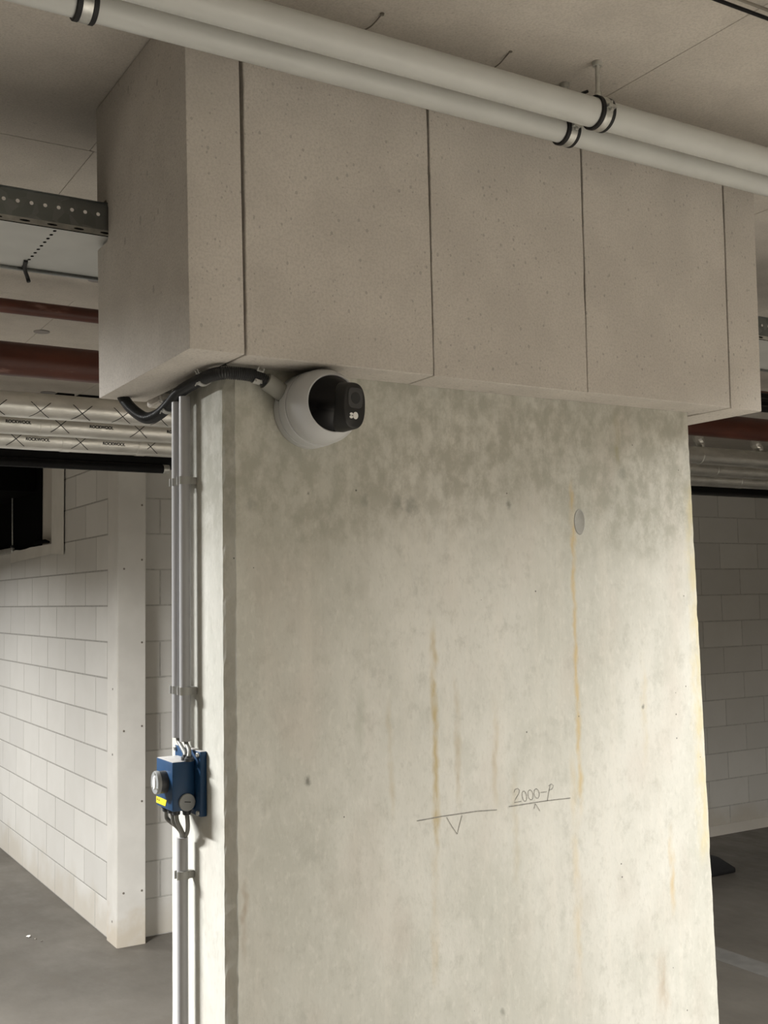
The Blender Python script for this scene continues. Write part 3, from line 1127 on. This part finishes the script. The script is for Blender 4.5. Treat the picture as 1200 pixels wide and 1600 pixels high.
for f in ((0, 1, 2, 3), (4, 5, 6, 7), (0, 1, 5, 4), (1, 2, 6, 5), (2, 3, 7, 6), (3, 0, 4, 7)):
    bm.faces.new([sl[q] for q in f])
obj('slot', bm, M['dial_dark'], cap)
for k, (x, y) in enumerate(((0.676, 1.862), (0.678, 1.842), (0.679, 1.822), (0.694, 1.812))):
    bm = bmesh.new()
    add_lathe(bm, (x, y, 1.468), (0, 0, -1), [(0, 0.0088), (0.004, 0.0088), (0.0045, 0.0072), (0.010, 0.0068), (0.011, 0.0055), (0.0115, 0.003)], 14)
    obj('cable_gland', bm, M['dial_dark'], sb, smooth=True)
for k, (x, y) in enumerate(((0.690, 1.792), (0.691, 1.81))):
    bm = bmesh.new()
    add_lathe(bm, (x + 0.02 * 0, y, 1.5495), (0, 0, 1), [(0, 0.0075), (0.005, 0.0075), (0.006, 0.0058), (0.009, 0.0050)], 14)
    obj('cable_gland', bm, M['dial_dark'], sb, smooth=True)


def cable(ctrl, label, mat=None, r=0.0038, n=10):
    bm = bmesh.new()
    P = spline(ctrl, n)
    add_tube(bm, P, r, 10)
    return tag(obj('cable', bm, mat or M['cable'], loc=P[0], smooth=True), label, 'cable', 'cables at the blue switch box')


cable([(0.6975, 1.8635, 1.590), (0.6975, 1.860, 1.577), (0.697, 1.838, 1.565), (0.694, 1.818, 1.559), (0.691, 1.810, 1.553)], 'short grey cable from the rear conduit into the top of the blue box')
cable([(0.6975, 1.8265, 1.588), (0.6975, 1.822, 1.576), (0.696, 1.805, 1.566), (0.692, 1.795, 1.559), (0.690, 1.792, 1.553)], 'short grey cable from the front conduit into the top of the blue box')
cable([(0.676, 1.862, 1.460), (0.677, 1.862, 1.445), (0.690, 1.850, 1.432), (0.697, 1.845, 1.420), (0.6975, 1.8445, 1.405)], 'grey cable curving from the rearmost gland under the blue box')
cable([(0.679, 1.842, 1.460), (0.682, 1.841, 1.440), (0.694, 1.840, 1.425), (0.6965, 1.8395, 1.405)], 'grey cable hanging straight from the middle gland under the blue box')
cable([(0.679, 1.822, 1.460), (0.681, 1.823, 1.446), (0.692, 1.832, 1.428), (0.697, 1.837, 1.418), (0.6985, 1.839, 1.405)], 'grey cable curving from the gland under the blue box front edge')
cable([(0.694, 1.812, 1.460), (0.696, 1.813, 1.447), (0.701, 1.826, 1.428), (0.701, 1.836, 1.416), (0.700, 1.840, 1.405)], 'grey cable looping from the gland nearest the column under the blue box')

# ------------------------------------------------------------------ white pipes at the ceiling


def pipe_x(name, y, z, r, x0, x1, mat, label, cat='pipe', group=None, seg=32):
    bm = bmesh.new()
    n = 8
    add_tube(bm, [(x0 + (x1 - x0) * k / n, y, z) for k in range(n + 1)], r, seg)
    return tag(obj(name, bm, mat, loc=((x0 + x1) / 2, y, z), smooth=True), label, cat, group)


YU, ZU, RU = 1.45, 2.690, 0.0262
YL2, ZL2, RL2 = 1.545, 2.6935, 0.0225
pipe_x('plastic_pipe', YU, ZU, RU, -0.9, 4.2, M['pipe_white'], 'thicker white plastic pipe under the ceiling, farther from the casing', 'pipe', 'white pipes at the ceiling')
pipe_x('plastic_pipe', YL2, ZL2, RL2, -0.9, 4.2, M['pipe_white'], 'thinner white plastic pipe running close against the beige casing top', 'pipe', 'white pipes at the ceiling')


def clamp(x, y, z, r, label, rod=True):
    t = thing('pipe_clamp', (x, y, z), label, 'clamp', 'pipe clamps at the ceiling')
    for dx in (-0.0115, 0.0115):
        bm = bmesh.new()
        add_lathe(bm, (x + dx, y, z), (1, 0, 0), [(-0.0045, r + 0.0004), (-0.0045, r + 0.003), (-0.003, r + 0.0045), (0.003, r + 0.0045), (0.0045, r + 0.003), (0.0045, r + 0.0004), (-0.0045, r + 0.0004)], 40, close=False)
        obj('rubber_lining', bm, M['rubber'], t, smooth=True)
    bm = bmesh.new()
    add_lathe(bm, (x, y, z), (1, 0, 0), [(-0.0075, r + 0.0006), (-0.0075, r + 0.0042), (0.0075, r + 0.0042), (0.0075, r + 0.0006), (-0.0075, r + 0.0006)], 40, close=False)
    obj('band', bm, M['zinc'], t, smooth=True)
    for sg in (-1, 1):
        bm = bmesh.new()
        yy = y + sg * (r + 0.0065)
        add_box(bm, x - 0.009, x + 0.009, yy - 0.006, yy + 0.006, z - 0.0015, z + 0.0035)
        obj('ear', bm, M['zinc'], t)
        bm = bmesh.new()
        add_lathe(bm, (x, yy + sg * 0.002, z - 0.007), (0, 0, 1), [(0, 0.0032), (0.003, 0.0036), (0.0045, 0.002), (0.018, 0.002)], 8)
        obj('bolt', bm, M['zinc'], t, smooth=True)
    if rod:
        bm = bmesh.new()
        add_lathe(bm, (x, y, z + r + 0.003), (0, 0, 1), [(0, 0.006), (0.012, 0.006), (0.012, 0.0042), (ZC - 0.008 - z - r - 0.003, 0.0042), (ZC - 0.008 - z - r - 0.003, 0.0085), (ZC - 0.0002 - z - r - 0.003, 0.0095)], 14)
        obj('threaded_rod', bm, M['zinc'], t, smooth=True)
    return t


clamp(1.348, YU, ZU, RU, 'rubber-lined clamp and ceiling rod on the thicker white pipe')
clamp(1.352, YL2, ZL2, RL2, 'rubber-lined clamp on the thinner white pipe near the middle of the casing')
clamp(0.437, YL2, ZL2, RL2, 'rubber-lined clamp on the thinner white pipe left of the casing')
clamp(0.40, YU, ZU, RU, 'rubber-lined clamp on the thicker white pipe above the camera, mostly out of view')

# thin wires and small bits at the ceiling
for k, (pts, lb) in enumerate((
        ([(0.917, 1.560, ZC - 0.003), (0.918, 1.53, ZC - 0.007), (0.920, 1.499, ZC - 0.001)], 'bent bit of tie wire at the ceiling above the left casing board'),
        ([(1.189, 1.555, ZC - 0.006), (1.188, 1.53, ZC - 0.006), (1.186, 1.497, ZC + 0.001)], 'bent bit of tie wire at the ceiling above the middle casing board'))):
    bm = bmesh.new()
    add_tube(bm, spline(pts, 5), 0.0012, 6)
    add_lathe(bm, pts[-1], (0, 0, -1), [(-0.001, 0.004), (0.002, 0.0035), (0.0025, 0)], 8)
    tag(obj('tie_wire', bm, M['screw'], loc=pts[0]), lb, 'wire', 'tie wires left in the ceiling')
bm = bmesh.new()
add_tube(bm, spline([(1.318, 1.482, 2.722), (1.330, 1.478, 2.734), (1.345, 1.474, 2.742)], 4), 0.003, 6, radii=None)
tag(obj('cable_tie', bm, M['rubber'], loc=(1.33, 1.478, 2.73)), 'black cable tie end sticking up behind the thicker white pipe', 'cable tie')
for k, (y, z, r, lb) in enumerate(((1.162, 2.762, 0.0032, 'thin black cable at the top right, the one nearer the casing'), (1.146, 2.764, 0.0026, 'thin brownish cable at the top right, beside the black one'))):
    bm = bmesh.new()
    add_tube(bm, [(x, y + 0.002 * math.sin(x * 3), z - 0.002 * math.sin(x * 2.1)) for x in [-0.5 + 0.25 * i for i in range(20)]], r, 8)
    tag(obj('cable', bm, M['black'] if k == 0 else M['screw'], loc=(1.4, y, z), smooth=True), lb, 'cable', 'thin cables under the ceiling')

# ------------------------------------------------------------------ cable tray behind the casing


def perforated(bm, n, cell, ua, va0, va1, hole, fn, slot=1.0, vc=None):
    """strip of n cells along u with a round or long hole in each"""
    vc = (va0 + va1) / 2 if vc is None else vc
    seg = 12
    for i in range(n):
        u0 = ua + i * cell
        u1 = u0 + cell
        uc = (u0 + u1) / 2
        inn, out = [], []
        for k in range(seg):
            a = 2 * PI * (k + 0.5) / seg
            inn.append(bm.verts.new(fn(uc + hole * slot * math.cos(a), vc + hole * math.sin(a))))
        for k in range(seg):
            a = 2 * PI * (k + 0.5) / seg
            m_ = max(abs(math.cos(a)), abs(math.sin(a)))
            ca, sa = math.cos(a) / m_, math.sin(a) / m_
            uu = u1 if ca > 0.999 else u0 if ca < -0.999 else uc + ca * cell / 2
            vv = va1 if sa > 0.999 else va0 if sa < -0.999 else (vc + sa * ((va1 - vc) if sa > 0 else (vc - va0)))
            out.append((uu, vv))
        # snap the corner points
        for k, (cu, cv) in ((1, (u1, va1)), (4, (u0, va1)), (7, (u0, va0)), (10, (u1, va0))):
            out[k] = (cu, cv)
        ov = [bm.verts.new(fn(*q)) for q in out]
        for k in range(seg):
            l = (k + 1) % seg
            bm.faces.new((inn[k], inn[l], ov[l], ov[k]))


TY0, TY1, TZ0, TZ1 = 2.0145, 2.285, 2.5115, 2.574
tr = thing('cable_tray', (1.5, 2.15, TZ0), 'perforated galvanised cable tray passing behind the beige casing', 'tray')
TX0, TX1 = -0.6, 4.3
cell = 0.0247
n = int((TX1 - TX0) / cell)
bm = bmesh.new()
perforated(bm, n, cell, TX0, TZ0 + 0.012, TZ1, 0.0036, lambda u, v: (u, TY0, v), 1.0, 2.553)
XE = TX0 + n * cell
vs = [bm.verts.new(p) for p in ((TX0, TY0, TZ1), (XE, TY0, TZ1), (XE, TY0 - 0.010, TZ1), (TX0, TY0 - 0.010, TZ1))]
bm.faces.new(vs)
tag(obj('side_rail', bm, M['galv'], tr, fix=False), 'near rail with a row of round holes')
bm = bmesh.new()
perforated(bm, n // 2, cell * 2, TX0, TZ0, TZ0 + 0.012, 0.0022, lambda u, v: (u, TY0 - 0.0012 + (TZ0 + 0.012 - v) * -0.35, v), 4.5)
obj('rail_flange', bm, M['zinc'], tr, fix=False)
bm = bmesh.new()
add_box(bm, TX0, XE, TY1, TY1 + 0.002, TZ0 - 0.004, TZ1 - 0.008)
add_box(bm, TX0, XE, TY1 - 0.004, TY1 + 0.004, TZ0 - 0.006, TZ0 - 0.002)
obj('far_rail', bm, M['galv'], tr)
bm = bmesh.new()
xs = [0.52 + 0.6 * k for k in range(-2, 7)]
px = TX0
for x in xs:
    if x - 0.006 < TX0 or x > XE:
        continue
    bm.faces.new([bm.verts.new(p) for p in ((px, TY0, TZ0), (x - 0.006, TY0, TZ0), (x - 0.006, TY1, TZ0), (px, TY1, TZ0))])
    perforated(bm, 11, (TY1 - TY0) / 11, TY0, x - 0.006, x + 0.006, 0.0034, lambda u, v: (v, u, TZ0), 1.6)
    px = x + 0.006
bm.faces.new([bm.verts.new(p) for p in ((px, TY0, TZ0), (XE, TY0, TZ0), (XE, TY1, TZ0), (px, TY1, TZ0))])
obj('base_plate', bm, M['galv_lit'], tr, fix=False)
bm = bmesh.new()
add_tube(bm, spline([(0.515, 2.23, 2.5105), (0.522, 2.27, 2.506), (0.533, 2.294, 2.496), (0.536, 2.294, 2.486)], 4), 0.0042, 8)
obj('black_strap', bm, M['rubber'], tr, smooth=True)
for k, y in enumerate((2.04, 2.075, 2.11, 2.15, 2.19, 2.23)):  # unseen cables added so the tray slots show black
    bm = bmesh.new()
    add_tube(bm, [(TX0 + 0.4 * i, y + 0.004 * math.sin(i * 1.7 + k), TZ0 + 0.013) for i in range(12)], 0.0115, 8)
    tag(obj('cable', bm, M['black'], loc=(1, y, TZ0), smooth=True), 'black cable added unseen inside the galvanised tray to darken its slots', 'cable', 'added cables inside the tray')

# ------------------------------------------------------------------ red steel pipes
pipe_x('steel_pipe', 3.3, 2.6975, 0.0215, -0.3, 8.6, M['red'], 'thin red-brown steel pipe high behind the casing', 'pipe', 'red-brown steel pipes')
pipe_x('steel_pipe', 3.65, 2.6165, 0.0555, -0.3, 8.6, M['red'], 'thick red-brown steel pipe, lower of the two behind the casing', 'pipe', 'red-brown steel pipes')

# ------------------------------------------------------------------ foil insulated pipes
FO = [('A', 4.60, 2.636, 0.0530, 'near'), ('B', 4.85, 2.600, 0.0500, 'mid'), ('C', 5.10, 2.573, 0.0530, 'far')]
LB = {'A': 'foil-wrapped pipe with crossed ties, nearest of the three under the ceiling', 'B': 'foil-wrapped pipe with black print, middle of the three',
      'C': 'foil-wrapped pipe just above the black channel, farthest of the three'}
CROSS = {'A': (1.116, 1.288, 1.461, 1.632, 0.94, 0.77), 'B': (1.264, 1.618, 0.91), 'C': (1.13, 1.42, 1.756)}
TEXT = {'A': (), 'B': (1.083, 1.443, 1.80), 'C': (1.225, 1.577)}
PHI = {'A': -0.52, 'B': -0.10, 'C': -0.25}
for (k, y, z, r, _) in FO:
    t = thing('insulated_pipe', (4, y, z), LB[k], 'pipe', 'foil-wrapped pipes')
    bm = bmesh.new()
    xs, rs = [], []
    x = -0.2
    while x < 8.6:
        xs.append(x)
        rs.append(r * (1 + random.uniform(-0.015, 0.015)))
        x += 0.09
    add_tube(bm, [(a, y, z) for a in xs], r, 28, rs)
    obj('foil_wrap', bm, M['foil'], t, smooth='all')

    def on(u, v, x0, phi0, rr=r * 1.018, y=y, z=z):
        ph = phi0 + v / rr
        return (x0 + u, y - rr * math.cos(ph), z + rr * math.sin(ph))
    for x0 in CROSS[k]:
        bm = bmesh.new()
        for sg in (-1, 1):
            for q in range(6):
                a0, a1 = -1 + 2 * q / 6, -1 + 2 * (q + 1) / 6
                P = []
                for (aa, e) in ((a0, -1), (a1, -1), (a1, 1), (a0, 1)):
                    P.append(bm.verts.new(on(aa * 0.040 + e * 0.0026, sg * aa * 0.036, x0, PHI[k])))
                bm.faces.new(P)
        obj('crossed_tie', bm, M['ink'], t, fix=False)
    for x0 in TEXT[k]:
        V, F = text_mesh('ROCKWOOL', 0.019)
        bm = bmesh.new()
        add_mapped(bm, V, F, lambda a, b: on(a * 0.95, b, x0, PHI[k] + 0.02))
        for ea, eb in ((0.0014, 0.0), (0.0014, 0.0012), (0.0, 0.0012)):
            add_mapped(bm, V, F, lambda a, b: on(a * 0.95 + ea, b + eb, x0, PHI[k] + 0.02))
        obj('printed_text', bm, M['ink'], t, fix=False)
    for x0 in ((0.8, 1.53, 5.0, 5.6) if k == 'A' else (1.20, 4.9, 5.4) if k == 'B' else (1.36, 1.72, 5.1, 5.9)):
        bm = bmesh.new()
        add_lathe(bm, (x0, y, z), (1, 0, 0), [(-0.022, r * 1.005), (-0.021, r * 1.028), (0.021, r * 1.028), (0.022, r * 1.005)], 28)
        obj('joint_tape', bm, M['foil'], t, smooth=True)
# foil hangers on the right
for x, lb in ((4.99, 'crumpled foil-wrapped hanger on the near foil pipe beside the column edge'), (5.49, 'crumpled foil-wrapped hanger on the near foil pipe at the right edge')):
    bm = bmesh.new()
    pts = [(x, 4.60, 2.696), (x + 0.012, 4.597, 2.71), (x - 0.006, 4.6, 2.745), (x + 0.016, 4.602, ZC)]
    add_tube(bm, spline(pts, 4), 0.03, 10, [0.026 + 0.010 * random.random() for _ in range(13)])
    tag(obj('pipe_hanger', bm, M['foil'], loc=(x, 4.6, 2.68)), lb, 'hanger', 'foil-wrapped pipe hangers')

# black channel and black pipe in front of the back wall
ch = thing('black_channel', (3, 5.4, 2.52), 'long black channel hanging below the foil pipes', 'channel')
bm = bmesh.new()
add_box(bm, -0.2, 8.6, 5.36, 5.47, 2.505, 2.562)
obj('trough', bm, M['black'], ch, bevel=0.006, smooth=True)
bm = bmesh.new()
add_box(bm, -0.2, 8.6, 5.352, 5.36, 2.508, 2.516)
obj('lip', bm, M['rubber'], ch)
bp = thing('black_pipe', (0.9, 5.33, 2.485), 'thick black pipe end with a grey cap under the black channel', 'pipe')
bm = bmesh.new()
add_tube(bm, [(-0.2, 5.33, 2.4895), (0.8, 5.33, 2.4895), (1.93, 5.33, 2.4895)], 0.022, 20)
obj('tube', bm, M['black'], bp, smooth=True)
bm = bmesh.new()
add_lathe(bm, (1.93, 5.33, 2.4895), (1, 0, 0), [(-0.012, 0.0225), (-0.011, 0.0235), (0.018, 0.0235), (0.022, 0.018)], 20)
tag(obj('end_cap', bm, M['zinc'], bp, smooth=True), 'grey end cap')
# cables on the right, beyond the casing
for k, (y, z, r) in enumerate(((3.0, 2.585, 0.022), (3.05, 2.625, 0.024), (2.96, 2.555, 0.014))):
    bm = bmesh.new()
    add_tube(bm, [(3.0 + 0.4 * i, y + 0.008 * math.sin(i + k), z + 0.006 * math.sin(1.3 * i + 2 * k)) for i in range(12)], r, 10)
    tag(obj('cable', bm, M['black'], loc=(4, y, z), smooth=True), ('thick black cable at the right edge beyond the casing, middle of three', 'thick black cable at the right edge beyond the casing, topmost of three',
        'thinner black cable at the right edge beyond the casing, lowest of three')[k], 'cable', 'black cables at the right edge')

# ceiling fixing discs and slots
for (x, y, r, lb) in ((0.966, 3.935, 0.028, 'grey round fixing disc on the ceiling between the two red-brown pipes'), (1.277, 5.076, 0.034, 'grey round fixing disc on the ceiling above the foil pipes'),
                      (0.949, 3.218, 0.024, 'grey round fixing disc on the ceiling at the casing edge above the thin pipe')):
    bm = bmesh.new()
    add_lathe(bm, (x, y, ZC - 0.0005), (0, 0, -1), [(0, r), (0.002, r), (0.003, r * 0.85), (0.002, r * 0.25), (0.0005, 0)], 24)
    tag(obj('fixing_disc', bm, M['disc'], loc=(x, y, ZC), smooth=True), lb, 'disc', 'fixing discs on the ceiling')
for (x0, x1, lb) in ((1.315, 1.395, 'left black slotted bracket on the ceiling behind the foil pipes'), (1.415, 1.51, 'right black slotted bracket on the ceiling behind the foil pipes')):
    t = box('ceiling_bracket', x0, x1, 5.06, 5.24, ZC - 0.012, ZC - 0.0005, M['black'], bevel=0.002)
    tag(t, lb, 'bracket', 'black brackets on the ceiling')

# ------------------------------------------------------------------ floor items
bm = bmesh.new()
pr = [(5.72, 0.0), (5.72, 0.03), (5.70, 0.042), (5.57, 0.118), (5.55, 0.125), (4.85, 0.125), (4.85, 0.0)]
A = [bm.verts.new((x, 5.10, z + 0.001)) for x, z in pr]
B = [bm.verts.new((x, 5.25, z + 0.001)) for x, z in pr]
bm.faces.new(A)
bm.faces.new(B[::-1])
for k in range(len(pr)):
    l = (k + 1) % len(pr)
    bm.faces.new((A[k], A[l], B[l], B[k]))
tag(obj('wheel_stop', bm, M['rubber'], loc=(5.3, 5.17, 0), bevel=0.008, smooth=True), 'black rubber wheel stop on the floor by the back wall', 'wheel stop')
bm = bmesh.new()
pts = [(4.30, 3.2), (4.45, 3.2), (4.46, 4.6), (4.31, 4.6)]
add_box(bm, 4.295, 4.45, 2.9, 4.18, 0.0004, 0.0016)
tag(obj('parking_line', bm, M['line'], loc=(4.37, 3.5, 0)), 'worn pale parking line on the floor right of the column', 'line')
for (x, y, s, mt, lb) in ((1.508, 6.323, 0.013, 'chip', 'small pale chip of plaster on the floor left of the white post'), (1.530, 6.262, 0.007, 'screw', 'tiny dark crumb on the floor beside the pale chip'),
                          (1.548, 6.205, 0.006, 'screw', 'tiny dark crumb on the floor nearest the camera, past the pale chip')):
    bm = bmesh.new()
    bmesh.ops.create_icosphere(bm, subdivisions=2, radius=s)
    for v in bm.verts:
        v.co *= random.uniform(0.75, 1.2)
        v.co.z = max(v.co.z * 0.4, -s * 0.3)
        v.co += Vector((x, y, s * 0.3 + 0.0005))
    tag(obj('floor_crumb', bm, M[mt], loc=(x, y, 0)), lb, 'debris', 'crumbs on the floor')
